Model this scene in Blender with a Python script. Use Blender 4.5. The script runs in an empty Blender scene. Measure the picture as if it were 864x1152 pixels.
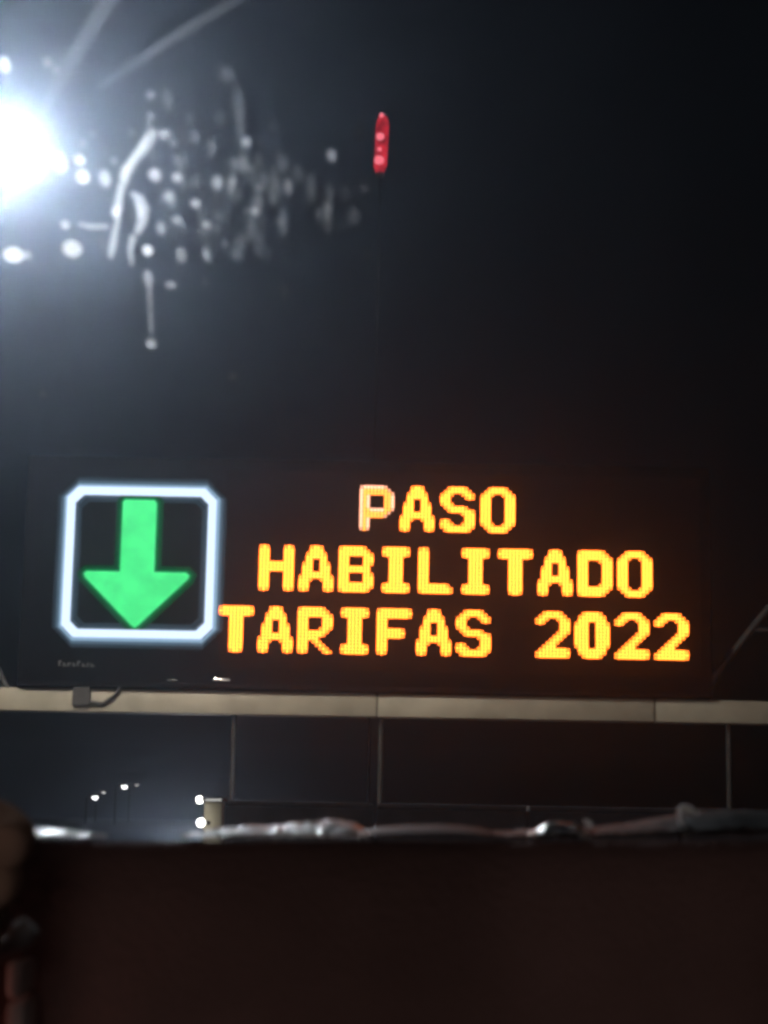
import bpy, math, random
from mathutils import Vector, Matrix, Euler
random.seed(7)
R = math.radians
scene = bpy.context.scene
col = scene.collection

# ------------------------------------------------------------------ camera
EYE = Vector((0, 0, 1.18))
F = 2000.0                       # focal length in photograph pixels (864 x 1152)
PITCH, ROLL = math.atan((920 - 576) / F), R(1.05)
RC = Matrix.Rotation(math.pi / 2 + PITCH, 3, 'X') @ Matrix.Rotation(ROLL, 3, 'Z')
cam_data = bpy.data.cameras.new('camera')
cam = bpy.data.objects.new('camera', cam_data)
col.objects.link(cam)
cam.matrix_world = Matrix.Translation(EYE) @ RC.to_4x4()
cam_data.sensor_fit = 'HORIZONTAL'
cam_data.sensor_width = 24.0
cam_data.lens = 24.0 * F / 864
cam_data.clip_start = 0.05
cam_data.clip_end = 3000
cam_data.dof.use_dof = True
cam_data.dof.focus_distance = 4.6
cam_data.dof.aperture_fstop = 12.0
scene.camera = cam

# ------------------------------------------------------------------ night sky, added fill light, exposure
world = bpy.data.worlds.new('World')
scene.world = world
world.use_nodes = True
wn = world.node_tree
sky = wn.nodes.new('ShaderNodeTexSky')
sky.sky_type = 'NISHITA'
sky.sun_disc = False
sky.sun_elevation = R(10)
sky.sun_rotation = R(180)
bg = wn.nodes['Background']
wn.links.new(sky.outputs['Color'], bg.inputs['Color'])
bg.inputs['Strength'].default_value = 0.0002
sun_data = bpy.data.lights.new('rear_fill', 'SUN')
sun_data.energy = 0.21
sun_data.angle = R(14)
sun_data.color = (1.0, 0.86, 0.78)
sun = bpy.data.objects.new('rear_fill', sun_data)
col.objects.link(sun)
sun.rotation_euler = (R(80), 0, 0)      # added fill, low behind the car, lights the dash through its rear window
scene.view_settings.view_transform = 'Standard'
scene.view_settings.look = 'None'
scene.view_settings.exposure = 0
scene.view_settings.gamma = 1
scene.view_settings.use_curve_mapping = False
cy = scene.cycles
cy.use_denoising = True
cy.max_bounces = 6
cy.diffuse_bounces = 3
cy.volume_bounces = 0
cy.transparent_max_bounces = 24
cy.sample_clamp_indirect = 4
cy.filter_width = 3.4            # the photograph is soft


# ------------------------------------------------------------------ helpers
def ray(px, py):
    return RC @ Vector(((px - 432) / F, -(py - 576) / F, -1))

def at(px, py, Y):
    """world point seen at a photograph pixel, on the plane y = Y"""
    d = ray(px, py)
    return EYE + d * (Y / d.y)

def mat(name, color, rough=0.6, metal=0.0, noise=0.0, nscale=8.0, bump=0.0, bscale=30.0, emit=None, estr=0.0, spec=0.5, **kw):
    m = bpy.data.materials.new(name)
    m.use_nodes = True
    nt = m.node_tree
    b = nt.nodes['Principled BSDF']
    b.inputs['Base Color'].default_value = (*color, 1)
    b.inputs['Roughness'].default_value = rough
    b.inputs['Metallic'].default_value = metal
    b.inputs['Specular IOR Level'].default_value = spec
    tc = nt.nodes.new('ShaderNodeTexCoord')
    if noise:
        n = nt.nodes.new('ShaderNodeTexNoise')
        n.inputs['Scale'].default_value = nscale
        n.inputs['Detail'].default_value = 6
        r = nt.nodes.new('ShaderNodeValToRGB')
        r.color_ramp.elements[0].position = 0.3
        r.color_ramp.elements[1].position = 0.7
        r.color_ramp.elements[0].color = (*[c * (1 - noise) for c in color], 1)
        r.color_ramp.elements[1].color = (*[min(1, c * (1 + noise)) for c in color], 1)
        nt.links.new(tc.outputs['Object'], n.inputs['Vector'])
        nt.links.new(n.outputs['Fac'], r.inputs['Fac'])
        nt.links.new(r.outputs['Color'], b.inputs['Base Color'])
    if bump:
        n = nt.nodes.new('ShaderNodeTexNoise')
        n.inputs['Scale'].default_value = bscale
        n.inputs['Detail'].default_value = 4
        bp = nt.nodes.new('ShaderNodeBump')
        bp.inputs['Strength'].default_value = bump
        bp.inputs['Distance'].default_value = 0.01
        nt.links.new(tc.outputs['Object'], n.inputs['Vector'])
        nt.links.new(n.outputs['Fac'], bp.inputs['Height'])
        nt.links.new(bp.outputs['Normal'], b.inputs['Normal'])
    if emit:
        b.inputs['Emission Color'].default_value = (*emit, 1)
        b.inputs['Emission Strength'].default_value = estr
    return m

def emit_mat(name, color, strength, noise=0.0, nscale=20.0):
    m = bpy.data.materials.new(name)
    m.use_nodes = True
    nt = m.node_tree
    nt.nodes.remove(nt.nodes['Principled BSDF'])
    e = nt.nodes.new('ShaderNodeEmission')
    e.inputs['Color'].default_value = (*color, 1)
    e.inputs['Strength'].default_value = strength
    nt.links.new(e.outputs[0], nt.nodes['Material Output'].inputs['Surface'])
    if noise:
        tc = nt.nodes.new('ShaderNodeTexCoord')
        n = nt.nodes.new('ShaderNodeTexNoise')
        n.inputs['Scale'].default_value = nscale
        mr = nt.nodes.new('ShaderNodeMapRange')
        mr.inputs['From Min'].default_value = 0.3
        mr.inputs['From Max'].default_value = 0.7
        mr.inputs['To Min'].default_value = strength * (1 - noise)
        mr.inputs['To Max'].default_value = strength * (1 + noise)
        nt.links.new(tc.outputs['Object'], n.inputs['Vector'])
        nt.links.new(n.outputs['Fac'], mr.inputs['Value'])
        nt.links.new(mr.outputs['Result'], e.inputs['Strength'])
    return m

def film_mat(name, density, clear=.89):
    """cloudy water or smear flare: clear surface, and a body that scatters light mostly forwards"""
    m = bpy.data.materials.new(name)
    m.use_nodes = True
    nt = m.node_tree
    nt.nodes.remove(nt.nodes['Principled BSDF'])
    t = nt.nodes.new('ShaderNodeBsdfTransparent')
    t.inputs['Color'].default_value = (clear, clear, clear, 1)
    v = nt.nodes.new('ShaderNodeVolumePrincipled')
    v.inputs['Color'].default_value = (.97, .98, 1.0, 1)
    v.inputs['Density'].default_value = density
    v.inputs['Anisotropy'].default_value = 0.88
    nt.links.new(t.outputs[0], nt.nodes['Material Output'].inputs['Surface'])
    nt.links.new(v.outputs[0], nt.nodes['Material Output'].inputs['Volume'])
    return m

class MB:
    def __init__(self):
        self.v, self.f = [], []
    def add(self, vs, fs):
        o = len(self.v)
        self.v += [tuple(p) for p in vs]
        self.f += [tuple(o + i for i in f) for f in fs]
        return self
    def box(self, lo, hi, bev=0.0):
        x0, y0, z0 = lo; x1, y1, z1 = hi
        if bev <= 0:
            vs = [(x, y, z) for x in (x0, x1) for y in (y0, y1) for z in (z0, z1)]
            return self.add(vs, [(0, 1, 3, 2), (4, 6, 7, 5), (0, 4, 5, 1), (2, 3, 7, 6), (0, 2, 6, 4), (1, 5, 7, 3)])
        import bmesh
        bm = bmesh.new()
        bmesh.ops.create_cube(bm, size=1)
        for v in bm.verts:
            v.co = Vector(((x0 + x1) / 2 + v.co.x * (x1 - x0), (y0 + y1) / 2 + v.co.y * (y1 - y0), (z0 + z1) / 2 + v.co.z * (z1 - z0)))
        bmesh.ops.bevel(bm, geom=bm.edges[:], offset=bev, segments=2, affect='EDGES', profile=0.5)
        bm.verts.index_update()
        self.add([v.co[:] for v in bm.verts], [[v.index for v in f.verts] for f in bm.faces])
        bm.free()
        return self
    def prism(self, pts, y0, y1, inset=0.0):
        """outline in (x, z), extruded along y from y0 (front) to y1; the front may be inset for a soft edge"""
        n = len(pts)
        cx = sum(p[0] for p in pts) / n; cz = sum(p[1] for p in pts) / n
        fr = [(x + (cx - x) * inset, y0, z + (cz - z) * inset) for x, z in pts]
        bk = [(x, y1, z) for x, z in pts]
        fs = [tuple(range(n)), tuple(range(2 * n - 1, n - 1, -1))]
        fs += [(i, i + n, (i + 1) % n + n, (i + 1) % n) for i in range(n)]
        return self.add(fr + bk, fs)
    def tube(self, path, rad, n=10, caps=True):
        path = [Vector(p) for p in path]
        rads = rad if isinstance(rad, (list, tuple)) else [rad] * len(path)
        rings = []
        for i, p in enumerate(path):
            t = (path[min(i + 1, len(path) - 1)] - path[max(i - 1, 0)]).normalized()
            a = t.orthogonal().normalized() if i == 0 else (a - t * a.dot(t)).normalized()
            b = t.cross(a)
            rings.append([p + (a * math.cos(2 * math.pi * k / n) + b * math.sin(2 * math.pi * k / n)) * rads[i] for k in range(n)])
        vs = [q for r in rings for q in r]
        fs = [(i * n + k, i * n + (k + 1) % n, (i + 1) * n + (k + 1) % n, (i + 1) * n + k) for i in range(len(path) - 1) for k in range(n)]
        if caps:
            fs += [tuple(range(n - 1, -1, -1)), tuple(range((len(path) - 1) * n, len(path) * n))]
        return self.add(vs, fs)
    def lathe(self, prof, c, n=20, axis='Z'):
        """profile (radius, height) spun about an axis through c"""
        vs = []
        for r, h in prof:
            for k in range(n):
                a = 2 * math.pi * k / n
                p = (r * math.cos(a), r * math.sin(a), h)
                p = {'Z': p, 'Y': (p[0], p[2], p[1]), 'X': (p[2], p[0], p[1])}[axis]
                vs.append((c[0] + p[0], c[1] + p[1], c[2] + p[2]))
        m = len(prof)
        fs = [(i * n + k, i * n + (k + 1) % n, (i + 1) * n + (k + 1) % n, (i + 1) * n + k) for i in range(m - 1) for k in range(n)]
        fs += [tuple(range(n - 1, -1, -1)), tuple(range((m - 1) * n, m * n))]
        return self.add(vs, fs)
    def build(self, name, material, parent=None, smooth=False):
        me = bpy.data.meshes.new(name)
        me.from_pydata(self.v, [], self.f)
        import bmesh
        bm = bmesh.new(); bm.from_mesh(me)
        bmesh.ops.recalc_face_normals(bm, faces=bm.faces)
        bm.to_mesh(me); bm.free()
        me.materials.append(material)
        if smooth:
            for p in me.polygons: p.use_smooth = True
            try: me.set_sharp_from_angle(angle=R(40))
            except Exception: pass
        o = bpy.data.objects.new(name, me)
        col.objects.link(o)
        o.parent = parent
        return o

def tag(o, label=None, cat=None, group=None, kind=None):
    if label: o['label'] = label
    if cat: o['category'] = cat
    if group: o['group'] = group
    if kind: o['kind'] = kind
    return o

def empty(name, loc=(0, 0, 0)):
    o = bpy.data.objects.new(name, None)
    col.objects.link(o)
    o.location = loc
    o.empty_display_size = 0.2
    return o

def under(o, root):
    """parent an object built in world coordinates under a root that is only translated"""
    o.parent = root
    o.location = -root.location
    return o

# ------------------------------------------------------------------ materials
M = {}
M['asphalt'] = mat('asphalt', (0.045, 0.045, 0.047), 0.8, noise=0.35, nscale=3, bump=0.4, bscale=60)
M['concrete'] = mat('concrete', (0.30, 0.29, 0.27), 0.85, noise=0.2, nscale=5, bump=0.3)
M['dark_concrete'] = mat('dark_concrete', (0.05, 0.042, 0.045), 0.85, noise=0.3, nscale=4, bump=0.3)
M['paint'] = mat('road_paint', (0.75, 0.75, 0.72), 0.6, noise=0.15, nscale=12)
M['housing'] = mat('housing_black', (0.0025, 0.0025, 0.0027), 0.9, noise=0.25, nscale=2.5, spec=0.02)
M['louvre'] = mat('housing_trim', (0.004, 0.004, 0.004), 0.8, noise=0.2, spec=0.03)
M['mark'] = mat('grey_print', (0.06, 0.06, 0.06), 0.7)
M['galv'] = mat('beam_paint', (0.27, 0.245, 0.20), 0.6, noise=0.18, nscale=2.2, bump=0.15, bscale=14)
M['truss'] = mat('truss_steel', (0.025, 0.025, 0.028), 0.65, metal=0.0, noise=0.25, nscale=5)
M['darksteel'] = mat('dark_steel', (0.022, 0.02, 0.021), 0.65, metal=0.0, noise=0.25, nscale=6)
M['chrome'] = mat('bright_metal', (0.75, 0.75, 0.75), 0.25, metal=1.0)
M['cream'] = mat('cream_enamel', (0.42, 0.38, 0.27), 0.5, noise=0.1)
M['amber'] = emit_mat('amber_led', (1.0, 0.185, 0.018), 8.5)
M['amber_ghost'] = emit_mat('amber_led_ghost', (1.0, 0.42, 0.26), 3.2)  # pale ghost image along the P, put into LED colour
M['amber_dim'] = emit_mat('amber_led_dim', (1.0, 0.27, 0.04), 4.2)
M['green'] = emit_mat('green_led', (0.085, 1.0, 0.30), 1.0, noise=0.12, nscale=3)
M['white_tube'] = emit_mat('white_light_tube', (0.66, 0.80, 1.0), 1.45)
M['white_diff'] = emit_mat('white_light_diffuser', (0.62, 0.68, 1.0), 0.95)
M['red'] = emit_mat('red_led_lens', (0.62, 0.022, 0.04), 0.7, noise=0.6, nscale=5)
M['red_hot'] = emit_mat('red_led_core', (1.0, 0.20, 0.26), 1.0)
M['flood'] = emit_mat('floodlight_lens', (0.86, 0.93, 1.0), 3600)
M['flood_side'] = emit_mat('floodlight_lens_warm', (1.0, 0.90, 0.74), 2000)
M['street'] = emit_mat('street_lamp_lens', (1.0, 0.98, 0.95), 6.0)
M['street_dim'] = emit_mat('street_lamp_lens_dim', (1.0, 0.95, 0.92), 0.9)
M['bulb'] = emit_mat('round_lamp_glass', (1.0, 0.96, 0.88), 14)
M['strip'] = emit_mat('strip_lamp_glass', (1.0, 0.97, 0.92), 0.55)

# ------------------------------------------------------------------ the ground
g = MB().add([(-400, -400, 0), (400, -400, 0), (400, 400, 0), (-400, 400, 0)], [(0, 1, 2, 3)]).build('ground', mat('ground_soil', (0.06, 0.055, 0.045), 0.95, noise=0.3, nscale=0.5))
tag(g, kind='structure')
rd = MB().add([(-11, -60, 0.004), (11, -60, 0.004), (11, 330, 0.004), (-11, 330, 0.004)], [(0, 1, 2, 3)]).build('road', M['asphalt'])
tag(rd, kind='structure')
for i in range(8):
    for x in (-1.75, 5.25):
        y = 30 + 9 * i
        s = MB().add([(x - .06, y, .008), (x + .06, y, .008), (x + .06, y + 3, .008), (x - .06, y + 3, .008)], [(0, 1, 2, 3)]).build('lane_marking', M['paint'], rd)

# ------------------------------------------------------------------ toll gantry: pale beam, posts and lattice
YB = 28.0                                   # distance of the sign's face
YBEAM = 28.05
zt = at(432, 781, YBEAM).z; zb = at(432, 806.5, YBEAM).z
gan = empty('toll_gantry', (0, YBEAM + .2, 0))
tag(gan, 'pale grey toll gantry beam running across under the lit message board, on thin posts', 'gantry')
edges = [at(-75, 786, YBEAM).x, at(424, 793, YBEAM).x, at(737, 798, YBEAM).x, at(960, 800, YBEAM).x]
for a, b in zip(edges[:-1], edges[1:]):
    under(MB().box((a + .014, YBEAM, zb), (b - .014, YBEAM + .4, zt), .02).build('beam_section', M['galv'], smooth=True), gan)
for x in edges[1:-1]:
    under(MB().box((x - .05, YBEAM + .02, zb + .015), (x + .05, YBEAM + .38, zt - .015)).build('splice_plate', mat('splice_steel', (.06, .055, .045), .7)), gan)
for px in (262, 428, 820):
    x = at(px, 850, YBEAM + .2).x
    under(MB().tube([(x, YBEAM + .2, 0), (x, YBEAM + .2, zb)], .04, 12).build('post', M['darksteel'], smooth=True), gan)
ztop = at(432, 470, YBEAM).z
for sgn, px in ((-1, -45), (1, 925)):
    x = at(px, 640, YBEAM + .5).x
    under(MB().box((x - .12, YBEAM + .43, 0), (x + .12, YBEAM + .67, ztop), .02).build('upright', M['truss'], smooth=True), gan)
# lattice braces beside the board
def brace(p0, p1, y, r=.05):
    a, b = at(*p0, y), at(*p1, y)
    under(MB().tube([a, b], r, 10).build('brace', M['truss'], smooth=True), gan)
brace((866, 682), (806, 757), YBEAM + .3, .055)
brace((806, 757), (786, 792), YBEAM + .3, .075)
brace((842, 708), (866, 709), YBEAM + .32, .04)
brace((-30, 700), (12, 782), YBEAM + .3, .05)
# cable clamp hanging in front of the beam below the arrow
c0, c1 = at(82, 773, YBEAM - .06), at(101, 794, YBEAM - .06)
under(MB().box((c0.x, YBEAM - .08, c1.z), (c1.x, YBEAM - .004, c0.z), .015).build('junction_box', M['darksteel']), gan)
under(MB().tube([at(101, 790, YBEAM - .05), at(116, 792, YBEAM - .05), at(128, 783, YBEAM - .05), at(137, 772, YBEAM - .05)], .028, 8).build('cable', M['darksteel'], smooth=True), gan)

# ------------------------------------------------------------------ variable message sign
sg = empty('message_sign', (at(410, 780, YB).x, YB + .3, zt))
tag(sg, 'black LED board showing a green down arrow and amber text PASO HABILITADO TARIFAS 2022', 'message sign')
hx0, hx1 = at(25, 640, YB).x, at(800, 640, YB).x
hz0, hz1 = zt + .012, at(432, 519, YB).z
under(MB().box((hx0, YB, hz0), (hx1, YB + .6, hz1), .03).build('housing', M['housing'], smooth=True), sg)
lip = .05
for nm, lo, hi in (('lower_rail', (hx0 + .03, YB - .06, hz0 + .02), (hx1 - .03, YB - .002, hz0 + .09)),):
    under(MB().box(lo, hi, .008).build(nm, M['louvre']), sg)
for px, w, h in ((249, 10, 1.3), (194, 6, .7)):
    p = at(px, 765, YB - .07)
    under(MB().box((p.x - w * .014, YB - .10, p.z - h * .014), (p.x + w * .014, YB - .062, p.z + h * .014), .012).build('latch', M['chrome'], smooth=True), sg)
# maker's mark, too worn to read
x = at(66, 745, YB).x
mk = MB()
zc = at(88, 746, YB - .01).z
for k in range(8):
    w = random.uniform(.05, .085); h = .085 if k in (0, 4) else .055
    mk.box((x, YB - .006, zc - .05), (x + .022, YB - .001, zc - .05 + h))
    if k % 2 == 0: mk.box((x + .024, YB - .006, zc - .05 + h - .02), (x + w - .012, YB - .001, zc - .05 + h))
    else: mk.box((x + .024, YB - .006, zc - .05), (x + w - .012, YB - .001, zc - .03))
    x += w + .012
under(mk.build('maker_mark', M['mark']), sg)

# white light frame round the arrow
def px_poly(pts, y):
    return [(at(a, b, y).x, at(a, b, y).z) for a, b in pts]
fx0, fx1 = at(70.5, 632, YB).x, at(244.5, 635, YB).x
fz1, fz0 = at(160, 546.5, YB).z, at(155, 721, YB).z
def octo(x0, x1, z0, z1, c):
    return [(x0 + c, z0), (x1 - c, z0), (x1, z0 + c), (x1, z1 - c), (x1 - c, z1), (x0 + c, z1), (x0, z1 - c), (x0, z0 + c)]
def rrect(x0, x1, z0, z1, c, n=4):
    out = []
    for cx, cz, a0 in ((x1 - c, z0 + c, -90), (x1 - c, z1 - c, 0), (x0 + c, z1 - c, 90), (x0 + c, z0 + c, 180)):
        for k in range(n + 1):
            a = R(a0 + 90 * k / n)
            out.append((cx + c * math.cos(a), cz + c * math.sin(a)))
    return out
def ring(x0, x1, z0, z1, t, y0, y1, c):
    """flat-fronted tube ring between two chamfered squares"""
    o = octo(x0, x1, z0, z1, c); i = octo(x0 + t, x1 - t, z0 + t, z1 - t, c * .75)
    bv = min(.03, (y1 - y0) * .5)
    om = octo(x0 + t * .22, x1 - t * .22, z0 + t * .22, z1 - t * .22, c * .95); im = octo(x0 + t * .78, x1 - t * .78, z0 + t * .78, z1 - t * .78, c * .8)
    lay = [[(x, y1, z) for x, z in o], [(x, y0 + bv, z) for x, z in o], [(x, y0, z) for x, z in om], [(x, y0, z) for x, z in im], [(x, y0 + bv, z) for x, z in i], [(x, y1, z) for x, z in i]]
    b = MB(); n = 8
    b.add([p for l in lay for p in l], [(l * n + k, l * n + (k + 1) % n, (l + 1) % 6 * n + (k + 1) % n, (l + 1) % 6 * n + k) for l in range(6) for k in range(n)])
    return b
U = (fx1 - fx0) / 174                                  # metres per photograph pixel on the face
fr = under(ring(fx0 + 3 * U, fx1 - 3 * U, fz0 + 3 * U, fz1 - 3 * U, 8.6 * U, YB - .13, YB - .004, 12.5 * U).build('light_frame', M['white_tube']), sg)
for k_, (off, t_, st_) in enumerate(((-0.9, 3.7, .65), (-4.6, 3.6, .18), (-8.4, 3.7, .05), (11.8, 3.4, .13), (15.3, 4.0, .06))):  # halo of the light frame, put into graded glowing rings
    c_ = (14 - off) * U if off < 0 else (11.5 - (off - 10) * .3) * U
    under(ring(fx0 + off * U, fx1 - off * U, fz0 + off * U, fz1 - off * U, t_ * U, YB - .022 + .003 * k_, YB - .004, max(c_, 9 * U)).build('frame_halo', emit_mat('frame_halo_glow_%d' % k_, (.45, .72, 1.0), st_)), sg)

# arrow
ax, az = at(154.5, 640, YB).x, at(154, 645, YB).z
ap = [(-18.5, 80), (-16, 83), (17, 83), (19.5, 80), (19.5, 1), (56, 1), (59, -2), (57.5, -6), (4, -59), (0, -62), (-4, -59), (-57.5, -6), (-59, -2), (-56, 1), (-18.5, 1)]
ab = MB()
n = len(ap)
tri = [(0, 1, 2, 3), (0, 3, 4, 14), (14, 4, 5, 6, 7, 8, 9, 10, 11, 12, 13)]
fv = [(ax + u * U, YB - .09, az + w * U) for u, w in ap]; bv = [(ax + u * U, YB - .003, az + w * U) for u, w in ap]
ab.add(fv + bv, tri + [tuple(n + i for i in reversed(t)) for t in tri] + [(i, i + n, (i + 1) % n + n, (i + 1) % n) for i in range(n)])
under(ab.build('arrow', M['green']), sg)
for gr, yy, st_ in ((3.2, .030, .16), (7.5, .016, .05)):  # green halo of the arrow, put into two glowing outlines
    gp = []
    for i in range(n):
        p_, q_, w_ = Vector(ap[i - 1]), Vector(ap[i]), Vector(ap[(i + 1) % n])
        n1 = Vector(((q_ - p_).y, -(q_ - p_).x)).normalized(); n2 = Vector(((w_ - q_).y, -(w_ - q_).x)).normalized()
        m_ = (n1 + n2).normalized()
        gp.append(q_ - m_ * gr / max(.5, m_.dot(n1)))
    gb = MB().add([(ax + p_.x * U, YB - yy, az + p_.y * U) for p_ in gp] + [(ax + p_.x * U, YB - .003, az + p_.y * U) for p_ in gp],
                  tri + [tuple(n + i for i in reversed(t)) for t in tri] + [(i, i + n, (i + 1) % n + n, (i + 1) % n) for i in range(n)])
    under(gb.build('arrow_halo', emit_mat('green_halo_glow_%d' % int(gr), (.0, 1.0, .28), st_)), sg)

GLYPH = {
'P': "########..|#########.|##########|###....###|###....###|###....###|###....###|##########|#########.|########..|###.......|###.......|###.......|###.......",
'A': "...####...|...####...|..######..|..######..|..##..##..|.###..###.|.###..###.|.###..###.|.########.|##########|####..####|###....###|###....###|###....###",
'S': "..######..|.########.|####..####|###....###|###.......|####......|.#######..|..########|......####|.......###|###....###|####..####|##########|.########.",
'O': "..######..|.########.|####..####|###....###|###....###|###....###|###....###|###....###|###....###|###....###|###....###|####..####|.########.|..######..",
'H': "###....###|###....###|###....###|###....###|###....###|##########|##########|##########|###....###|###....###|###....###|###....###|###....###|###....###",
'B': "########..|#########.|##########|###....###|###....###|###....###|#########.|#########.|###....###|###....###|###....###|##########|##########|#########.",
'I': ".########.|.########.|.########.|...####...|...####...|...####...|...####...|...####...|...####...|...####...|...####...|.########.|.########.|.########.",
'L': "###.......|###.......|###.......|###.......|###.......|###.......|###.......|###.......|###.......|###.......|###.......|#########.|##########|##########",
'T': "##########|##########|##########|...####...|...####...|...####...|...####...|...####...|...####...|...####...|...####...|...####...|...####...|...####...",
'D': "########..|#########.|##########|###...####|###....###|###....###|###....###|###....###|###....###|###....###|###...####|##########|#########.|########..",
'R': "########..|#########.|##########|###....###|###....###|###....###|###...####|#########.|########..|######....|###.###...|###..###..|###...###.|###....###",
'F': "##########|##########|##########|###.......|###.......|###.......|########..|########..|########..|###.......|###.......|###.......|###.......|###.......",
'2': "..######..|.########.|####..####|###....###|.......###|.......###|......####|.....####.|....####..|...####...|..####....|.#########|##########|##########",
'0': "..######..|.########.|.########.|####..####|####..####|####..####|####..####|####..####|####..####|####..####|####..####|.########.|.########.|..######..",
}
PIT = 3.72 * U
def led(b, x, z, r, y0, y1):
    n = 8
    vs = [(x + r * math.cos(2 * math.pi * (k + .5) / n), y1, z + r * math.sin(2 * math.pi * (k + .5) / n)) for k in range(n)]
    vs += [(x + .72 * r * math.cos(2 * math.pi * (k + .5) / n), y0, z + .72 * r * math.sin(2 * math.pi * (k + .5) / n)) for k in range(n)]
    b.add(vs, [tuple(range(n, 2 * n))] + [(k, (k + 1) % n, n + (k + 1) % n, n + k) for k in range(n)])
wx0, wx1, wz0, wz1 = at(251, 640, YB).x, at(788, 640, YB).x, at(520, 757, YB).z, at(500, 533, YB).z  # added panel: LED glow round the text put into its reddish colour
under(MB().box((wx0, YB - .003, wz0), (wx1, YB + .01, wz1)).build('text_glow_panel', mat('text_glow_tint', (.0040, .0024, .0022), .9, spec=.02, noise=.3, nscale=1.5)), sg)
glyph_mesh = {}
def glyph(ch):
    if ch not in glyph_mesh:
        b = MB()
        rows_g = GLYPH[ch].split('|')
        for r_, row in enumerate(rows_g):
            for c_, q in enumerate(row):
                if q == '#':
                    j = random.uniform(-.003, .003)
                    on = lambda a_, d_: 0 <= a_ < 14 and 0 <= d_ < 10 and rows_g[a_][d_] == '#'
                    corner = (not on(r_ - 1, c_) or not on(r_ + 1, c_)) and (not on(r_, c_ - 1) or not on(r_, c_ + 1))
                    led(b, (c_ - 4.5) * PIT * 1.06, (6.5 - r_) * PIT, (.30 if corner else .485) * PIT, -.07 + j, -.004)
        o = b.build('letter', M['amber'])
        glyph_mesh[ch] = o.data
        bpy.data.objects.remove(o)
    return glyph_mesh[ch]
for text, p0, p1 in (('PASO', (424, 571.5), (560, 574.5)), ('HABILITADO', (311, 638.5), (714, 646.5)), ('TARIFAS 2022', (265.5, 706), (755, 718))):
    a, b = at(*p0, YB), at(*p1, YB)
    zc = (a.z + b.z) / 2
    ln = empty('text_line')
    ln.parent = sg
    ln.location = Vector((a.x, YB, zc)) - sg.location
    for k, ch in enumerate(text):
        if ch == ' ': continue
        o = bpy.data.objects.new('letter', glyph(ch))
        col.objects.link(o)
        o.parent = ln
        o.location = ((b.x - a.x) * k / (len(text) - 1), 0, 0)
        if text == 'PASO' and k == 0:
            rows_ = GLYPH['P'].split('|')
            lit = lambda r_, c_: 0 <= r_ < 14 and 0 <= c_ < 10 and rows_[r_][c_] == '#'
            cells = [(r_, c_) for r_ in range(14) for c_ in range(10) if lit(r_, c_)]
            o.data = o.data.copy(); o.data.materials.clear(); o.data.materials.append(M['amber_ghost']); o.data.materials.append(M['amber_dim'])
            for pi, pl in enumerate(o.data.polygons):
                r_, c_ = cells[pi // 9]
                edge = c_ == 0 or not (lit(r_ - 1, c_) and lit(r_, c_ + 1))
                pl.material_index = 0 if edge else 1
            o['label'] = 'paler, washed out letter P'

# ------------------------------------------------------------------ high-mast floodlight, upper left
YF = 20.0
fc = at(4, 172, YF)
fm = empty('floodlight_mast', (fc.x - .55, YF, 0))
tag(fm, 'glaring white floodlight on a tall mast beside the gantry', 'floodlight')
under(MB().tube([(fc.x - .55, YF, 0), (fc.x - .55, YF, fc.z + .25)], [.13, .08], 14).build('pole', M['truss'], smooth=True), fm)
under(MB().tube([(fc.x - .55, YF, fc.z + .22), (fc.x, YF + .12, fc.z + .10), (fc.x + .05, YF + .14, fc.z + .10)], .035, 8).build('crossarm', M['truss'], smooth=True), fm)
def flood_head(c, aim, w, h, lens, nm='lamp_head'):
    b = MB().box((-w / 2 - .04, 0, -h / 2 - .04), (w / 2 + .04, .16, h / 2 + .04), .02)
    for k in range(7):
        x = -w / 2 + w * k / 6
        b.box((x - .006, .16, -h / 2), (x + .006, .21, h / 2))
    hd = b.build(nm, M['darksteel'], fm)
    dirv = (Vector(aim) - Vector(c)).normalized()
    hd.rotation_mode = 'QUATERNION'
    hd.rotation_quaternion = dirv.to_track_quat('-Y', 'Z')
    hd.location = Vector(c) - fm.location
    l = MB().box((-w / 2, -.012, -h / 2), (w / 2, -.002, h / 2)).build('lens', lens, hd)
    return hd
flood_head(fc, (0, 1, 1.1), .32, .28, M['flood'])
flood_head((fc.x - .75, YF + .35, fc.z), (fc.x + 1.6, 28, 2.2), .46, .40, M['flood_side'])

# ------------------------------------------------------------------ red beacon on its mast behind the board
YR = 34.0
b0, b1 = at(427.5, 194, YR), at(431, 131, YR)
rb = empty('warning_beacon', (b0.x, YR, 0))
tag(rb, 'red upright LED beacon glowing on a dark mast above the message board', 'beacon')
under(MB().tube([(b0.x, YR, 0), (b0.x, YR, b0.z - .05)], [.03, .015], 10).build('mast', mat('mast_black', (.008, .008, .008), .9, spec=.05), smooth=True), rb)
hh = b1.z - b0.z
axis = (b1 - b0).normalized()
rr = .13
prof = [(.55, -.02), (.8, .04), (1, .12), (1, .85), (.8, .95), (.5, 1.0)]
def capsule(bb, p0, L, r, prof, n=16):
    bb.tube([p0 + axis * (L * t) for _, t in prof], [r * q for q, _ in prof], n)
    return bb
under(capsule(MB(), b0, hh, rr, prof).build('lens', M['red'], smooth=True), rb)
for t0, t1, nm, mt, q in ((-.07, -.02, 'base_cap', 'darksteel', .7), (1.0, 1.04, 'top_cap', 'darksteel', .6)):
    under(MB().tube([b0 + axis * hh * t0, b0 + axis * hh * t1], rr * q, 14).build(nm, M[mt], smooth=True), rb)
for t, q in ((.18, .10), (.60, .085), (.98, .05), (.37, .045)):
    p = b0 + axis * hh * t + Vector((-.03, -rr * .93, 0))
    under(MB().lathe([(q * .4, -.05), (q * .85, -.03), (q, .0), (q * .8, .02)], p, 12, 'Y').build('led_cluster', M['red_hot'], smooth=True), rb)

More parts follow.
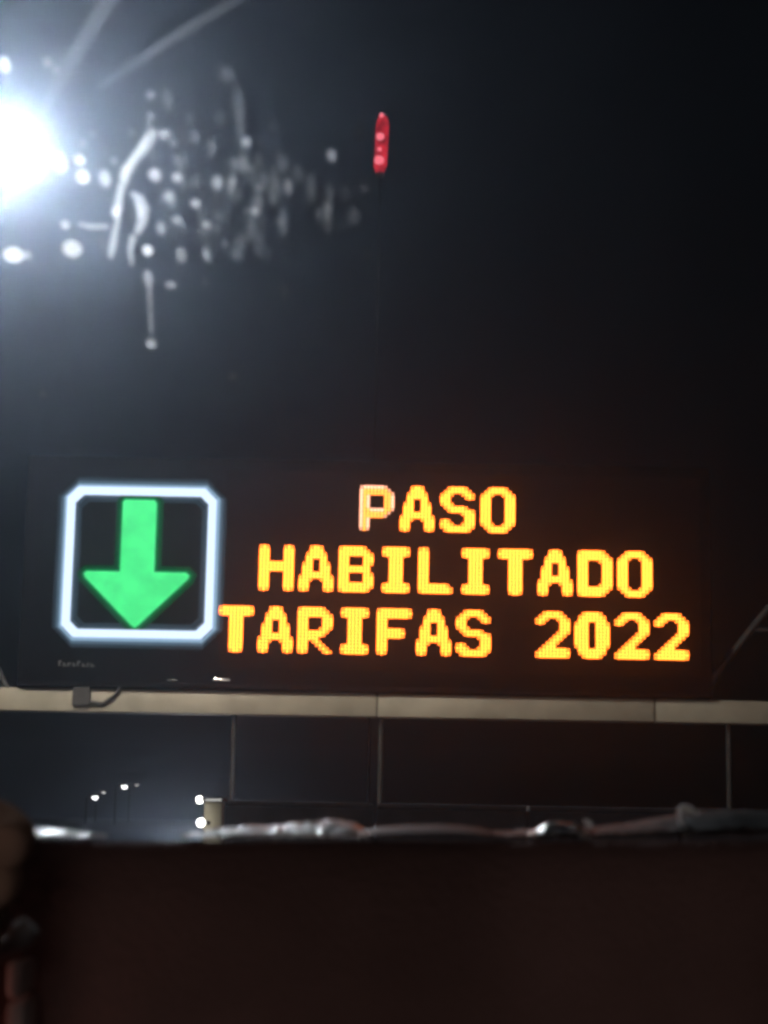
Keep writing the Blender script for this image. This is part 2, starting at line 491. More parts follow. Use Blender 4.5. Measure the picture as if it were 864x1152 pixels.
# ------------------------------------------------------------------ toll island: payment post and dark barrier wall
YT = 14.0
kb = MB().box((at(222, 935, YT).x - .3, YT - .5, 0.004), (at(222, 935, YT).x + 1.2, YT + 16, .16), .03).build('kerb', M['concrete'])
tag(kb, kind='structure')
pp = empty('payment_post', (at(238, 920, YT).x, YT, .16))
tag(pp, 'small cream toll post with two round white lamps beside the dark low wall', 'toll post')
x0, x1 = at(229, 920, YT).x, at(249.5, 920, YT).x
zt2 = at(240, 902, YT).z
under(MB().box((x0, YT, .16), (x1, YT + .22, zt2), .012).build('cabinet', M['cream'], smooth=True), pp)
under(MB().box((x0 - .03, YT - .12, zt2 + .002), (x1 + .02, YT + .26, zt2 + .03), .006).build('hood', M['darksteel']), pp)
st0, st1 = at(231, 899, YT - .13), at(249, 897.5, YT - .13)
under(MB().tube([(st0.x, YT - .13, zt2 + .012), (st1.x, YT - .13, zt2 + .014)], .008, 8).build('strip_lamp', M['strip'], smooth=True), pp)
for px, py, r in ((224.8, 899.8, .026), (226, 925.5, .031)):
    p = at(px, py, YT - .10)
    under(MB().tube([(p.x, YT - .09, p.z), (p.x + .06, YT + .02, p.z)], r * .5, 8).build('lamp_bracket', M['darksteel']), pp)
    under(MB().lathe([(r * .2, -r * .95), (r * .65, -r * .75), (r * .95, -r * .3), (r, 0), (r * .9, r * .4), (r * .5, r * .8)], (p.x, YT - .10, p.z), 16, 'Y').build('lamp', M['bulb'], smooth=True), pp)

p = at(206, 962, 40)
bl = empty('hidden_glow_lamp', (p.x, 40, .004))  # lamp added below the dash edge, out of view, for its glow
tag(bl, 'hidden lamp added for the glow just above the dashboard, left of the toll post', 'glow lamp')
under(MB().tube([(p.x, 40, .004), (p.x, 40, p.z - .06)], .07, 12).build('post', M['darksteel'], smooth=True), bl)
under(MB().tube([(p.x, 40, p.z - .058), (p.x, 40, p.z + .058)], .055, 14).build('lens', emit_mat('glow_lamp_lens', (.9, .95, 1), 2400), smooth=True), bl)
under(MB().lathe([(.09, 0), (.09, .02), (.03, .05)], (p.x, 40, p.z + .06), 14).build('top_plate', M['darksteel'], smooth=True), bl)
YW = 16.0
wl = empty('barrier_wall', (at(560, 915, YW).x, YW + .15, 0))
tag(wl, 'long dark low concrete wall behind the dashboard clutter, below the gantry', 'wall')
wz = at(432, 910, YW).z
wx = [at(251, 915, YW).x + k * 1.35 for k in range(6)]
for a, b in zip(wx[:-1], wx[1:]):
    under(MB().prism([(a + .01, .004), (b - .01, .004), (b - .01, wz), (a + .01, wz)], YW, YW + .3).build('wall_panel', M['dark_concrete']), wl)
    under(MB().box((a + .012, YW - .03, wz + .003), (b - .012, YW + .33, wz + .05), .01).build('coping', M['dark_concrete']), wl)

# ------------------------------------------------------------------ far street lamps
def street_lamp(px, py, Y, lens, size, label):
    p = at(px, py, Y)
    s = empty('street_lamp', (p.x - .9, Y, 0))
    tag(s, label, 'street lamp', 'far street lamps')
    under(MB().tube([(p.x - .9, Y, 0), (p.x - .9, Y, p.z - .1), (p.x - .7, Y, p.z + .35), (p.x, Y, p.z + .3)], [.1, .07, .05, .04], 8).build('pole', M['darksteel'], smooth=True), s)
    hd = under(MB().box((p.x - .35, Y - .3, p.z + .18), (p.x + .35, Y + .3, p.z + .32), .03).build('lamp_head', M['darksteel']), s)
    l = MB().lathe([(.5 * size, .0), (.48 * size, -.15 * size), (.36 * size, -.38 * size), (.15 * size, -.5 * size)], (p.x, Y, p.z + .17), 12).build('lens', lens)
    under(l, s)
street_lamp(107, 898, 190, M['street'], .62, 'lowest and brightest of the two lit street lamps on the far road')
street_lamp(116.5, 892, 225, M['street_dim'], .55, 'dim far street lamp just right of the lowest bright one')
street_lamp(140, 886, 190, M['street'], .62, 'bright far street lamp standing higher, between two dim ones')
street_lamp(154, 884, 225, M['street_dim'], .50, 'dimmest far street lamp, rightmost of the four')

# ------------------------------------------------------------------ the car we look out of
RCAR = Matrix.Rotation(-ROLL, 3, 'Y')
car = empty('car')
car.matrix_world = Matrix.Translation(EYE - RCAR @ EYE) @ RCAR.to_4x4()
tag(car, 'dark car interior with dashboard, windscreen and steering wheel, seen from the passenger side', 'car')
RCI = RCAR.inverted()
def lray(px, py):
    return RCI @ ray(px, py)
def lat(px, py, Y):
    d = lray(px, py)
    return EYE + d * (Y / d.y)
M['dash'] = mat('dash_plastic', (0.23, 0.133, 0.119), 0.9, noise=0.25, nscale=9, bump=0.35, bscale=240, spec=0.06)
M['dash_top'] = mat('dash_top_vinyl', (0.02, 0.018, 0.018), 0.7, bump=0.3, bscale=200, spec=0.25)
M['car_paint'] = mat('car_paint', (0.05, 0.055, 0.065), 0.3, metal=0.4)
M['trim'] = mat('silver_trim', (0.85, 0.78, 0.75), 0.5, noise=0.1)
M['grey_plastic'] = mat('grey_plastic', (0.22, 0.20, 0.20), 0.5)
M['rubber'] = mat('rubber', (0.02, 0.02, 0.02), 0.8)
M['seat'] = mat('seat_cloth', (0.05, 0.045, 0.045), 0.9, noise=0.3, nscale=30, bump=0.3, bscale=200)
M['red_dial'] = emit_mat('red_dial_light', (1.0, 0.36, 0.28), 3.4)
YD, YE = 0.84, 1.26                                  # near and far edge of the dashboard top
zd = lat(432, 945, YD).z
HW = .70
# dashboard: rounded top edge, face that falls away towards the knees
dp = [(YE + .02, zd - .02), (YE, zd - .012), (YD + .06, zd - .002), (YD + .015, zd - .001), (YD, zd - .010), (YD - .012, zd - .03), (YD - .03, zd - .10), (YD + .0, zd - .22), (YD + .10, zd - .36), (YE, zd - .40)]
db = MB(); NX = 24
for i in range(NX + 1):
    x = -HW + 2 * HW * i / NX
    for y, z in dp:
        db.add([(x, y, z)], [])
n = len(dp)
db.f += [(i * n + k, i * n + (k + 1) % n, (i + 1) * n + (k + 1) % n, (i + 1) * n + k) for i in range(NX) for k in range(n)]
db.f += [tuple(range(n)), tuple(range(NX * n, NX * n + n))]
dash = db.build('dashboard', M['dash'], car, smooth=True)
# instrument binnacle, dials and trim at the driver's side
bx1 = lat(-6, 1100, .78).x
cl = MB().box((bx1 - .30, .79, zd - .20), (bx1 - .012, .84, zd - .03), .01).build('instrument_cluster', M['rubber'], dash)
for cx, r in ((bx1 - .075, .045), (bx1 - .205, .05)):
    MB().lathe([(r, -.004), (r * .97, -.010), (r * .9, -.012)], (cx, .79, zd - .115), 24, 'Y').build('dial', M['red_dial'], dash)
for py0, py1 in ((1080, 1121), (1125, 1260)):
    a, b = lat(13, py0, .775), lat(27.5, py1, .775)
    MB().box((a.x, .765, b.z), (b.x, .80, a.z), .0025).build('trim_strip', M['trim'], dash, smooth=True)
MB().box((-.10, .800, zd - .26), (.14, .83, zd - .13), .008).build('radio', M['rubber'], dash)
# stalk
MB().tube([lat(-40, 1085, .74), lat(14, 1062, .74), lat(24, 1052, .74), lat(36, 1040, .74)], [.004, .0042, .0062, .0045], 10).build('wiper_stalk', M['grey_plastic'], car, smooth=True)
# steering wheel
WC = Vector((-.365, .70, zd - .075)); WR = .185
wrot = Euler((R(-24), 0, 0)).to_matrix()
def wp(a, r, off=0.0):
    return WC + wrot @ Vector((r * math.cos(a), off, r * math.sin(a)))
sw = MB().tube([wp(2 * math.pi * k / 40, WR) for k in range(41)], .0145, 12, caps=False).build('steering_wheel', M['rubber'], car, smooth=True)
for a in (0.05, math.pi - .05, -math.pi / 2):
    MB().tube([wp(a, .05, .02), wp(a, .12, .012), wp(a, WR, 0)], [.022, .014, .011], 8).build('spoke', M['rubber'], sw, smooth=True)
hb = MB().tube([wp(0, 0, .06), wp(0, 0, -.0), wp(0, 0, -.02)], [.075, .075, .05], 20).build('hub', M['rubber'], sw, smooth=True)
# windscreen: raked, slightly bowed pane with drops and smear flare streaks on its outside
WB, WT = Vector((0, 1.27, zd - .02)), Vector((0, .54, 1.18 + .46))
def wsurf(u, t):
    """u across (metres), t from the bottom (0) to the top (1)"""
    p = WB.lerp(WT, t)
    return Vector((u, p.y - .12 * u * u + .03 * math.sin(math.pi * t), p.z + .02 * math.sin(math.pi * t)))
def on_glass(px, py):
    d = lray(px, py)
    lo, hi = .3, 1.6
    def side(s):
        p = EYE + d * s
        t = (p.z - WB.z) / (WT.z - WB.z)
        for _ in range(4):
            t = (p.z - WB.z - .02 * math.sin(math.pi * max(0, min(1, t)))) / (WT.z - WB.z)
        return p.y - wsurf(p.x, t).y
    for _ in range(50):
        m_ = (lo + hi) / 2
        if side(m_) > 0: hi = m_
        else: lo = m_
    return EYE + d * lo
wb = MB(); A, B = 24, 14
for j in range(B + 1):
    for i in range(A + 1):
        wb.add([wsurf(-HW + 2 * HW * i / A, j / B)], [])
wb.f += [(j * (A + 1) + i, j * (A + 1) + i + 1, (j + 1) * (A + 1) + i + 1, (j + 1) * (A + 1) + i) for j in range(B) for i in range(A)]
gm = bpy.data.materials.new('windscreen_glass'); gm.use_nodes = True
gm.node_tree.nodes.remove(gm.node_tree.nodes['Principled BSDF'])
tr = gm.node_tree.nodes.new('ShaderNodeBsdfTransparent')
tr.inputs['Color'].default_value = (.95, .96, .96, 1)
gm.node_tree.links.new(tr.outputs[0], gm.node_tree.nodes['Material Output'].inputs['Surface'])
ws = wb.build('windscreen', gm, car, smooth=True)
# the greasy, dusty film on the inside of the glass: it scatters light a little to the side, so lamps bloom
fb = MB(); FT = .002
for k in (0, 1):
    for j in range(B + 1):
        for i in range(A + 1):
            fb.add([wsurf(-HW + .02 + (2 * HW - .04) * i / A, .01 + .97 * j / B) - Vector((0, .0015 + FT * k, .0015 + FT * k))], [])
nn = (A + 1) * (B + 1)
quad = [(j * (A + 1) + i, j * (A + 1) + i + 1, (j + 1) * (A + 1) + i + 1, (j + 1) * (A + 1) + i) for j in range(B) for i in range(A)]
fb.f += quad + [tuple(nn + q for q in reversed(f)) for f in quad]
rim = [i for i in range(A + 1)] + [j * (A + 1) + A for j in range(1, B + 1)] + [B * (A + 1) + i for i in range(A - 1, -1, -1)] + [j * (A + 1) for j in range(B - 1, 0, -1)]
fb.f += [(rim[i], rim[(i + 1) % len(rim)], nn + rim[(i + 1) % len(rim)], nn + rim[i]) for i in range(len(rim))]
fmat = bpy.data.materials.new('windscreen_grime'); fmat.use_nodes = True
fmat.node_tree.nodes.remove(fmat.node_tree.nodes['Principled BSDF'])
fv_ = fmat.node_tree.nodes.new('ShaderNodeVolumePrincipled')
fv_.inputs['Color'].default_value = (.90, .94, 1.0, 1)
fv_.inputs['Density'].default_value = 0.15
fv_.inputs['Anisotropy'].default_value = 0.982
fn_ = fmat.node_tree.nodes.new('ShaderNodeVolumePrincipled')
fn_.inputs['Color'].default_value = (.95, .97, 1.0, 1)
fn_.inputs['Density'].default_value = 1.0
fn_.inputs['Anisotropy'].default_value = 0.99
fa_ = fmat.node_tree.nodes.new('ShaderNodeAddShader')
fmat.node_tree.links.new(fv_.outputs[0], fa_.inputs[0])
fmat.node_tree.links.new(fn_.outputs[0], fa_.inputs[1])
fmat.node_tree.links.new(fa_.outputs[0], fmat.node_tree.nodes['Material Output'].inputs['Volume'])
gf = fb.build('grime_film', fmat, ws, smooth=True)
gf['kind'] = 'stuff'
SMEAR_FLARE = film_mat('smear_flare_film', 38, .985)
tdir = (WT - WB).normalized()
xdir = Vector((1, 0, 0))
ndir = xdir.cross(tdir).normalized()
if ndir.y < 0: ndir = -ndir
FILM = {k: film_mat('water_film_%d' % i, (520 if k >= 1 else 760) * k, .9 if k >= 1 else .965) for i, k in enumerate((3.0, 1.0, .75, .5, .3, .16, .08, .05, .02))}
def drop(px, py, dia, k, sx=1.0, sy=1.0):
    p = on_glass(px, py) + ndir * .0006
    dist = (p - EYE).length
    r = dia / 2 / F * dist
    b = MB(); n = 12
    prof = [(1, 0), (.8, .2), (.45, .36), (0.05, .42)]
    up = tdir / max(.3, abs(tdir.dot(Vector((0, -.35, .94)))))      # foreshortened pane: stretch so a drop looks round
    for rr_, h in prof:
        for q in range(n):
            a_ = 2 * math.pi * q / n
            b.add([p + (xdir * math.cos(a_) * sx + up * math.sin(a_) * sy) * r * rr_ + ndir * (h * r * .6)], [])
    b.f += [(i * n + q, i * n + (q + 1) % n, (i + 1) * n + (q + 1) % n, (i + 1) * n + q) for i in range(3) for q in range(n)]
    b.f += [tuple(range(3 * n, 4 * n)), tuple(range(n - 1, -1, -1))]
    return b.build('water_drop', FILM[k], ws, smooth=True)
def streak(pts, k, nm='water_streak'):
    """ribbon on the glass through photograph pixels (x, y, width)"""
    b = MB(); ps = [on_glass(x, y) + ndir * .0005 for x, y, _ in pts]
    for i, p in enumerate(ps):
        t = (ps[min(i + 1, len(ps) - 1)] - ps[max(i - 1, 0)]).normalized()
        s = t.cross(ndir).normalized()
        w = pts[i][2] / 2 / F * (p - EYE).length
        b.add([p - s * w, p - s * w * .5 + ndir * .0008, p + s * w * .5 + ndir * .0008, p + s * w], [])
    b.f += [(i * 4 + q, i * 4 + (q + 1) % 4, i * 4 + 4 + (q + 1) % 4, i * 4 + 4 + q) for i in range(len(ps) - 1) for q in range(4)]
    e = (len(ps) - 1) * 4
    b.f += [(0, 1, 2, 3), (e, e + 1, e + 2, e + 3)]
    return b.build(nm, SMEAR_FLARE if nm == 'smear_flare' else FILM[k], ws, smooth=True)
for d_ in ((5, 74, 15, .75, .9, 1.3), (53, 71, 12, .3), (63, 79, 10, .3), (68, 184, 17, 3.0, 1, 1.3), (89, 181, 13, 3.0), (93, 200, 16, 3.0), (38, 195, 17, 3.0),
           (73, 254, 11, .75), (81, 281, 20, 3.0, 1.15, 1), (15, 288, 20, 3.0, 1.2, .9), (30, 288, 11, .5), (166, 283, 13, 3.0), (199, 201, 12, .75),
           (219, 230, 12, .75), (233, 254, 11, .5), (277, 161, 12, .5), (287, 239, 12, .5), (277, 238, 10, .16), (169, 108, 12, .3), (170, 132, 12, .16),
           (93, 162, 10, .3), (104, 152, 9, .16), (244, 207, 16, .3, .9, 1.2), (174, 198, 17, .5), (118, 202, 16, .3, 1, 1.5), (170, 388, 14, .5), (166, 314, 14, .3, 1, 1.6),
           (192, 322, 14, .3, 1.1, .8), (281, 191, 10, .16), (292, 212, 12, .16, 1.3, 1), (324, 211, 12, .3, .9, 1.7), (373, 176, 13, .5, 1, 1.3), (368, 240, 11, .08, 1, 2.6),
           (199, 249, 13, .3), (232, 288, 11, .3, 1, 1.9), (204, 288, 13, .3, 1, 1.6), (253, 275, 10, .16), (219, 155, 13, .16, 1, 1.3), (185, 152, 13, .3, 1.5, 1),
           (195, 162, 12, .16), (255, 85, 20, .08), (314, 250, 13, .08), (410, 213, 14, .08), (398, 245, 16, .08, 1, 1.5), (128, 182, 10, .3), (181, 258, 13, .3, 1, 1.5),
           (190, 222, 16, .3), (148, 150, 10, .16), (247, 245, 9, .08), (262, 205, 11, .16), (48, 445, 12, .08), (262, 425, 14, .08)):
    drop(*d_)
streak([(172, 146, 8), (169, 156, 15), (163, 165, 17), (155, 175, 14), (148, 184, 13), (142, 193, 16), (138, 203, 12)], .3)
streak([(166, 152, 6), (160, 166, 9), (150, 178, 8), (143, 190, 10), (139, 200, 6)], .3)
streak([(140, 200, 10), (136, 212, 11), (134, 222, 10), (132, 236, 13), (131, 246, 9)], .3)
streak([(133, 232, 8), (131, 240, 10), (130, 247, 5)], .3)
streak([(133, 245, 6), (129, 262, 8), (126, 280, 11), (124, 292, 6)], .3)
streak([(147, 218, 6), (156, 224, 14), (162, 236, 16), (160, 250, 14), (154, 264, 8)], .3)
streak([(152, 228, 5), (157, 236, 8), (157, 246, 6)], .3)
streak([(150, 266, 10), (146, 282, 7), (148, 300, 5)], .3)
streak([(88, 253, 5), (100, 256, 9), (122, 256, 7)], .3)
streak([(168, 320, 7), (169, 345, 5), (170, 375, 6)], .16)
drop(142, 192, 11, 1.0)
drop(129, 240, 11, .5)
rs = random.Random(21)
for _ in range(130):                                  # fine half-dried specks, mostly drawn out downwards
    x_, y_ = rs.gauss(225, 85), rs.gauss(212, 48)
    if x_ < 60 or x_ > 450 or y_ < 90: continue
    drop(x_, y_, rs.uniform(7, 18), rs.choice((.02, .02, .05, .05, .08)), rs.uniform(.7, 1.1), rs.choice((1, 1.3, 2.0, 2.8)))
streak([(36, 150, 16), (62, 100, 17), (92, 50, 20), (130, -10, 24), (160, -60, 26)], .02, 'smear_flare')  # lamp flare over a wiper smear, its streaks shaped as ribbons
streak([(110, 100, 9), (160, 68, 12), (210, 34, 13), (280, -8, 15), (330, -40, 16)], .02, 'smear_flare')
# pillars, roof, header, doors, bonnet
for s in (-1, 1):
    MB().tube([wsurf(s * (HW + .03), -.02), wsurf(s * (HW + .03), .5), wsurf(s * (HW + .03), 1.02)], .05, 10).build('windscreen_pillar', M['car_paint'], car, smooth=True)
    MB().box((s * .74 - .03, -1.3, .25), (s * .74 + .03, 1.24, .96), .02).build('door', M['car_paint'], car, smooth=True)
    MB().box((s * .70 - .03, -.55, .97), (s * .70 + .03, -.45, 1.60), .015).build('door_pillar', M['car_paint'], car)
    hl = MB().lathe([(.09, .0), (.10, .03), (.08, .10)], (s * .52, 2.36, .66), 18, 'Y').build('headlight', M['chrome'], car, smooth=True)
    for y in (1.75, -.95):
        w = MB().lathe([(.20, -.09), (.30, -.09), (.315, -.06), (.315, .06), (.30, .09), (.20, .09)], (s * .70, y, .315), 28, 'X').build('wheel', M['rubber'], car, smooth=True)
        MB().lathe([(.05, -.10), (.19, -.085), (.19, .085), (.05, .10)], (s * .70, y, .315), 20, 'X').build('rim', M['chrome'], w, smooth=True)
rv = []
for j in range(9):
    y = .56 - j * (1.9 / 8)
    for i in range(9):
        x = -.72 + .18 * i
        rv.append((x, y, 1.66 - .08 * (x / .72) ** 2 - .02 * ((y + .4) / 1) ** 2))
rf = [(j * 9 + i, j * 9 + i + 1, (j + 1) * 9 + i + 1, (j + 1) * 9 + i) for j in range(8) for i in range(8)]
MB().add(rv, rf).add([(x, y, z + .03) for x, y, z in rv], rf).build('roof', M['car_paint'], car, smooth=True)
bv_ = []
for j in range(9):
    t = j / 8
    for i in range(13):
        x = -.72 + .12 * i
        bv_.append((x, 1.30 + 1.05 * t, .96 - .10 * t * t - .16 * max(0, t - .8) - .05 * (x / .72) ** 2))
MB().add(bv_, [(j * 13 + i, j * 13 + i + 1, (j + 1) * 13 + i + 1, (j + 1) * 13 + i) for j in range(8) for i in range(12)]).build('bonnet', M['car_paint'], car, smooth=True)
MB().box((-.72, 2.30, .30), (.72, 2.35, .78), .02).build('front_grille', M['rubber'], car)
MB().box((-.72, -1.35, .24), (.72, 2.30, .29)).build('floor_pan', M['rubber'], car)
MB().box((-.70, -1.40, .30), (.70, -1.33, 1.00), .02).build('tailgate', M['car_paint'], car)
for sx, sy in ((-.37, -.12), (.37, -.25)):
    st = MB().box((sx - .25, sy - .12, .42), (sx + .25, sy + .36, .56), .05).build('seat', M['seat'], car, smooth=True)
    b = MB().box((-.24, -.06, 0), (.24, .06, .62), .05).build('backrest', M['seat'], st, smooth=True)
    b.location = (sx, sy - .14, .50); b.rotation_euler = (R(14), 0, 0)
    b = MB().box((-.13, -.045, 0), (.13, .045, .18), .035).build('headrest', M['seat'], st, smooth=True)
    b.location = (sx, sy - .30, 1.13); b.rotation_euler = (R(12), 0, 0)

# ------------------------------------------------------------------ things lying on the dashboard
def world_of(p):
    return car.matrix_world @ p
M['paper'] = mat('white_paper', (0.80, 0.79, 0.75), 0.5, noise=0.05, bump=0.2, bscale=60)
M['sleeve'] = mat('glossy_sheet', (0.74, 0.72, 0.67), 0.5, bump=0.25, bscale=25, spec=0.12)
M['bag'] = mat('dark_plastic_bag', (0.035, 0.032, 0.03), 0.5, bump=0.3, bscale=40, spec=0.2)
M['clear_bits'] = mat('white_plastic', (0.85, 0.84, 0.82), 0.35)
for k_ in ('clear_bits', 'paper'):
    b_ = M[k_].node_tree.nodes['Principled BSDF']
    b_.inputs['Coat Weight'].default_value = .6
    b_.inputs['Coat Roughness'].default_value = .33
    b_.inputs['Subsurface Weight'].default_value = 1.0
    b_.inputs['Subsurface Radius'].default_value = (1, .95, .9)
    b_.inputs['Subsurface Scale'].default_value = .008
M['foil'] = mat('crinkled_foil', (0.92, 0.91, 0.88), 0.3, metal=1.0, bump=0.35, bscale=90)
def sheet(name, material, cols, depth, y0, thick=.0012, wob=.002, rough=.5, smooth=True):
    """curled sheet: cols = list of (pixel x, pixel y of its crest); it rises from the dashboard at y0 to the crest and runs on behind"""
    b = MB(); rows = 9
    fine = []
    for (xa, ya), (xb, yb) in zip(cols[:-1], cols[1:]):
        m_ = max(1, int(round((xb - xa) / 6)))
        fine += [(xa + (xb - xa) * q / m_, ya + (yb - ya) * q / m_ + (random.uniform(-rough, rough) if q or xa != cols[0][0] else 0)) for q in range(m_)]
    cols = fine + [cols[-1]]
    for i, (px, py) in enumerate(cols):
        crest = lat(px, py + 3, y0 + depth * .45)
        for side in (0, 1):
            for j in range(rows):
                s = j / (rows - 1)
                y = y0 + depth * s + random.uniform(-wob, wob) * .5
                hgt = math.sin(math.pi * min(1, .08 + s * .92)) ** .8
                z = zd + .0015 + max(0.0015, crest.z - zd) * hgt + random.uniform(-wob, wob) * .25
                b.add([(crest.x, y, z - side * thick)], [])
    st = rows * 2
    for i in range(len(cols) - 1):
        for j in range(rows - 1):
            a = i * st + j; c = (i + 1) * st + j
            b.f.append((a, a + 1, c + 1, c))
            b.f.append((a + rows, c + rows, c + rows + 1, a + rows + 1))
        b.f.append((i * st, (i + 1) * st, (i + 1) * st + rows, i * st + rows))
        b.f.append((i * st + rows - 1, i * st + 2 * rows - 1, (i + 1) * st + 2 * rows - 1, (i + 1) * st + rows - 1))
    for i in (0, len(cols) - 1):
        for j in range(rows - 1):
            a = i * st + j
            b.f.append((a, a + rows, a + rows + 1, a + 1))
    o = b.build(name, material, None, smooth=smooth)
    o.matrix_world = car.matrix_world
    return o
o = sheet('paper_scrap', M['paper'], [(30, 945), (36, 937), (42, 933), (50, 931), (58, 933), (66, 932), (76, 934), (88, 936), (98, 940), (108, 944)], .06, YD + .006, rough=.9, smooth=False)
tag(o, 'small crumpled white paper scrap on the dashboard beside the driver', 'paper')
o = sheet('paper_sheet', M['paper'], [(216, 944), (224, 940), (236, 936), (252, 932), (270, 931), (290, 929), (310, 929), (332, 927), (352, 925), (372, 924), (388, 925), (400, 927), (410, 934), (416, 942)], .10, YD + .006, wob=.0022, rough=.9, smooth=False)
tag(o, 'long white paper sheet on the dashboard edge in front of the toll post', 'paper')
o = sheet('folder', mat('dark_folder', (.02, .019, .018), .5, spec=.25), [(404, 940), (414, 934), (424, 931), (440, 930), (455, 929), (490, 928), (520, 929), (536, 931), (548, 935), (560, 942)], .10, YD + .012, wob=.0004, rough=.1)
tag(o, 'dark folder lying flat on the dashboard between the white sheet and the dark bag', 'folder')
o = sheet('plastic_bag', M['bag'], [(560, 940), (590, 934), (620, 931), (650, 932), (680, 930), (710, 926), (740, 921), (765, 917), (790, 913), (815, 911), (840, 912), (870, 915), (900, 919)], .16, YD + .03, wob=.0025, rough=.5)
tag(o, 'dark glossy plastic bag lying crumpled across the far side of the dashboard', 'bag')
def bit(name, pts, label, cat, y):
    b = MB().tube([lat(px, py, y) for px, py, _ in pts], [w / 2 / F * y for _, _, w in pts], 8)
    o = b.build(name, M['clear_bits'], None, smooth=True)
    o.matrix_world = car.matrix_world
    tag(o, label, cat)
o = sheet('foil_wrapper', M['foil'], [(596, 942), (604, 933), (612, 928), (622, 926), (632, 925), (644, 926), (652, 930), (658, 940)], .035, YD + .008, wob=.0015, rough=1.0, smooth=False)
tag(o, 'bright shiny foil wrapper scrap lying in front of the dark bag', 'wrapper')
bit('paper_pellet', [(657, 922, 3), (660, 925, 7), (663, 928, 8), (665, 931, 3)], 'tiny white crumpled pellet beside the shiny wrapper', 'pellet', YD + .05)
bit('plastic_hook', [(786, 916, 3), (780, 914, 8), (773, 911, 12), (767, 910, 10), (764, 914, 6), (765, 920, 5), (767, 928, 7), (770, 936, 9), (772, 943, 6)], 'small white curved plastic hook standing on the dashboard', 'hook', YD + .045)

# ------------------------------------------------------------------ the driver, hand on the wheel
M['skin'] = mat('skin', (0.52, 0.33, 0.245), 0.8, spec=0.0, noise=0.1, nscale=20, bump=0.15, bscale=300)
M['shirt'] = mat('dark_shirt', (0.03, 0.03, 0.04), 0.9, noise=0.2, bump=0.3, bscale=150)
M['hair'] = mat('dark_hair', (0.012, 0.010, 0.009), 0.6)
def skin_body(name, chains, material, parent=None, sub=2):
    """chains: lists of (point, radius); points that coincide are welded"""
    verts, rad, edges_, idx = [], [], [], {}
    for ch in chains:
        prev = None
        for p, r in ch:
            k = tuple(round(q, 4) for q in p)
            if k not in idx:
                idx[k] = len(verts); verts.append(k); rad.append(r)
            if prev is not None and prev != idx[k]: edges_.append((prev, idx[k]))
            prev = idx[k]
    me = bpy.data.meshes.new(name)
    me.from_pydata(verts, edges_, [])
    me.materials.append(material)
    o = bpy.data.objects.new(name, me)
    col.objects.link(o)
    o.parent = parent
    sk = o.modifiers.new('skin', 'SKIN')
    sk.use_smooth_shade = True
    sk.branch_smoothing = .3
    for i, v in enumerate(me.skin_vertices[0].data):
        rr_ = rad[i]
        v.radius = rr_ if isinstance(rr_, tuple) else (rr_, rr_)
    me.skin_vertices[0].data[0].use_root = True
    ss = o.modifiers.new('sub', 'SUBSURF'); ss.levels = ss.render_levels = sub
    return o
dr = empty('person')
dr.matrix_world = car.matrix_world
tag(dr, 'driver in a dark shirt whose hand grips the steering wheel rim', 'person')
X = -.37
pel = (X, -.02, .62)
HZ = zd - .014                                     # height of the fist
hx = -.1515
wrist = (hx - .016, .655, HZ - .035)
palm = (hx + .002, .690, HZ - .012)
chains = [[(pel, (.15, .12)), ((X, -.07, .78), (.14, .11)), ((X, -.11, .95), (.16, .11)), ((X, -.12, 1.06), (.12, .09)), ((X, -.10, 1.14), .052), ((X, -.075, 1.21), .055), ((X, -.05, 1.27), (.075, .095)), ((X, -.055, 1.35), (.07, .09))],
          [((X, -.11, .95), (.16, .11)), ((X + .17, -.10, 1.02), .062), ((-.155, .16, .86), .047), ((-.165, .40, .90), .042), (wrist, (.021, .028)), (palm, (.020, .030))],
          [((X, -.11, .95), (.16, .11)), ((X - .17, -.10, 1.02), .062), ((X - .27, .14, .86), .045), ((X - .22, .42, .93), .038), ((X - .185, .64, zd - .06), .024), ((X - .18, .70, zd - .05), .03)],
          [(pel, (.15, .12)), ((X + .11, .10, .60), .085), ((X + .13, .44, .62), .062), ((X + .12, .62, .42), .052), ((X + .12, .72, .36), .04), ((X + .12, .84, .34), .034)],
          [(pel, (.15, .12)), ((X - .11, .10, .60), .085), ((X - .13, .44, .62), .062), ((X - .12, .60, .42), .052), ((X - .12, .70, .36), .04), ((X - .12, .82, .34), .034)]]
body = skin_body('body', chains, M['skin'], dr)
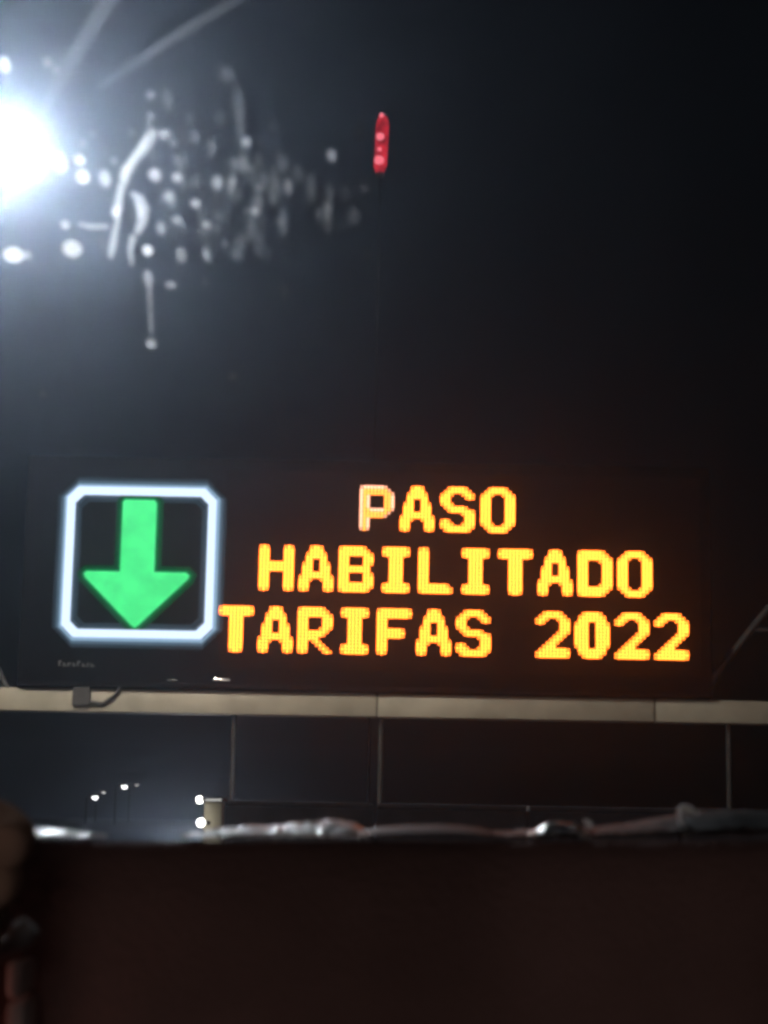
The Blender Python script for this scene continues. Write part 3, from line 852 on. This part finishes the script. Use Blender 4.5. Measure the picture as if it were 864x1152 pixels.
# fingers wrap over the outer edge of the rim and close behind it; the thumb lies along the near side
hx0 = hx
for k, (dz, L, tuck) in enumerate(((.024, .95, .0), (.009, 1.05, .004), (-.005, 1.0, .010), (-.018, .85, .018))):
    z = HZ + dz
    hx = hx0 - tuck
    ch = [((hx + .004, .700, z - .012), .0105), ((hx + .006, .722, z - .009), .0115), ((hx - .007, .742, z - .001), .0105), ((hx - .028 * L, .744, z + .004), .0092), ((hx - .042 * L, .732, z + .002), .0080)]
    f_ = skin_body('finger', [ch], M['skin'], body, 2)
hx = hx0
skin_body('thumb', [[((hx - .004, .668, HZ + .000), .012), ((hx - .020, .672, HZ + .022), .0115), ((hx - .036, .684, HZ + .040), .0095), ((hx - .046, .692, HZ + .052), .008)]], M['skin'], body, 2)
skin_body('shirt', [[((X, -.02, .66), (.165, .135)), ((X, -.07, .80), (.155, .125)), ((X, -.11, .95), (.175, .125)), ((X, -.12, 1.05), (.13, .10))],
                    [((X, -.11, .95), (.175, .125)), ((X + .17, -.10, 1.02), .075), ((X + .20, .04, .93), .066)],
                    [((X, -.11, .95), (.175, .125)), ((X - .17, -.10, 1.02), .075), ((X - .23, .04, .93), .066)]], M['shirt'], dr)
skin_body('hair', [[((X, -.09, 1.32), (.078, .088)), ((X, -.07, 1.39), (.074, .088))]], M['hair'], dr)
hd = Vector((X, .035, 1.27))
MB().tube([hd + Vector((0, .005, .03)), hd + Vector((0, .022, .0)), hd + Vector((0, .012, -.012))], [.008, .013, .010], 8).build('nose', M['skin'], body, smooth=True)
for s in (-1, 1):
    MB().lathe([(.002, -.011), (.009, -.007), (.012, 0), (.009, .007), (.002, .011)], hd + Vector((s * .03, .0, .03)), 12).build('eye', mat('eye_white', (.7, .7, .68), .2), body, smooth=True)
    MB().tube([Vector((X + s * .078, -.05, 1.245)), Vector((X + s * .086, -.055, 1.27)), Vector((X + s * .083, -.05, 1.30))], [.008, .013, .009], 8).build('ear', M['skin'], body, smooth=True)
MB().tube([hd + Vector((-.022, .012, -.035)), hd + Vector((0, .02, -.036)), hd + Vector((.022, .012, -.035))], [.003, .007, .003], 8).build('mouth', mat('lips', (.25, .1, .08), .5), body, smooth=True)

# ------------------------------------------------------------------ misty night air
hz = MB().box((-420, -420, -1), (420, 420, 17)).build('haze', bpy.data.materials.new('haze_air'))
hm = hz.data.materials[0]; hm.use_nodes = True
nt = hm.node_tree
nt.nodes.remove(nt.nodes['Principled BSDF'])
pv = nt.nodes.new('ShaderNodeVolumePrincipled')
pv.inputs['Color'].default_value = (.66, .78, 1.0, 1)
pv.inputs['Density'].default_value = 0.0022
pv.inputs['Anisotropy'].default_value = 0.905
nt.links.new(pv.outputs[0], nt.nodes['Material Output'].inputs['Volume'])
tag(hz, kind='stuff')
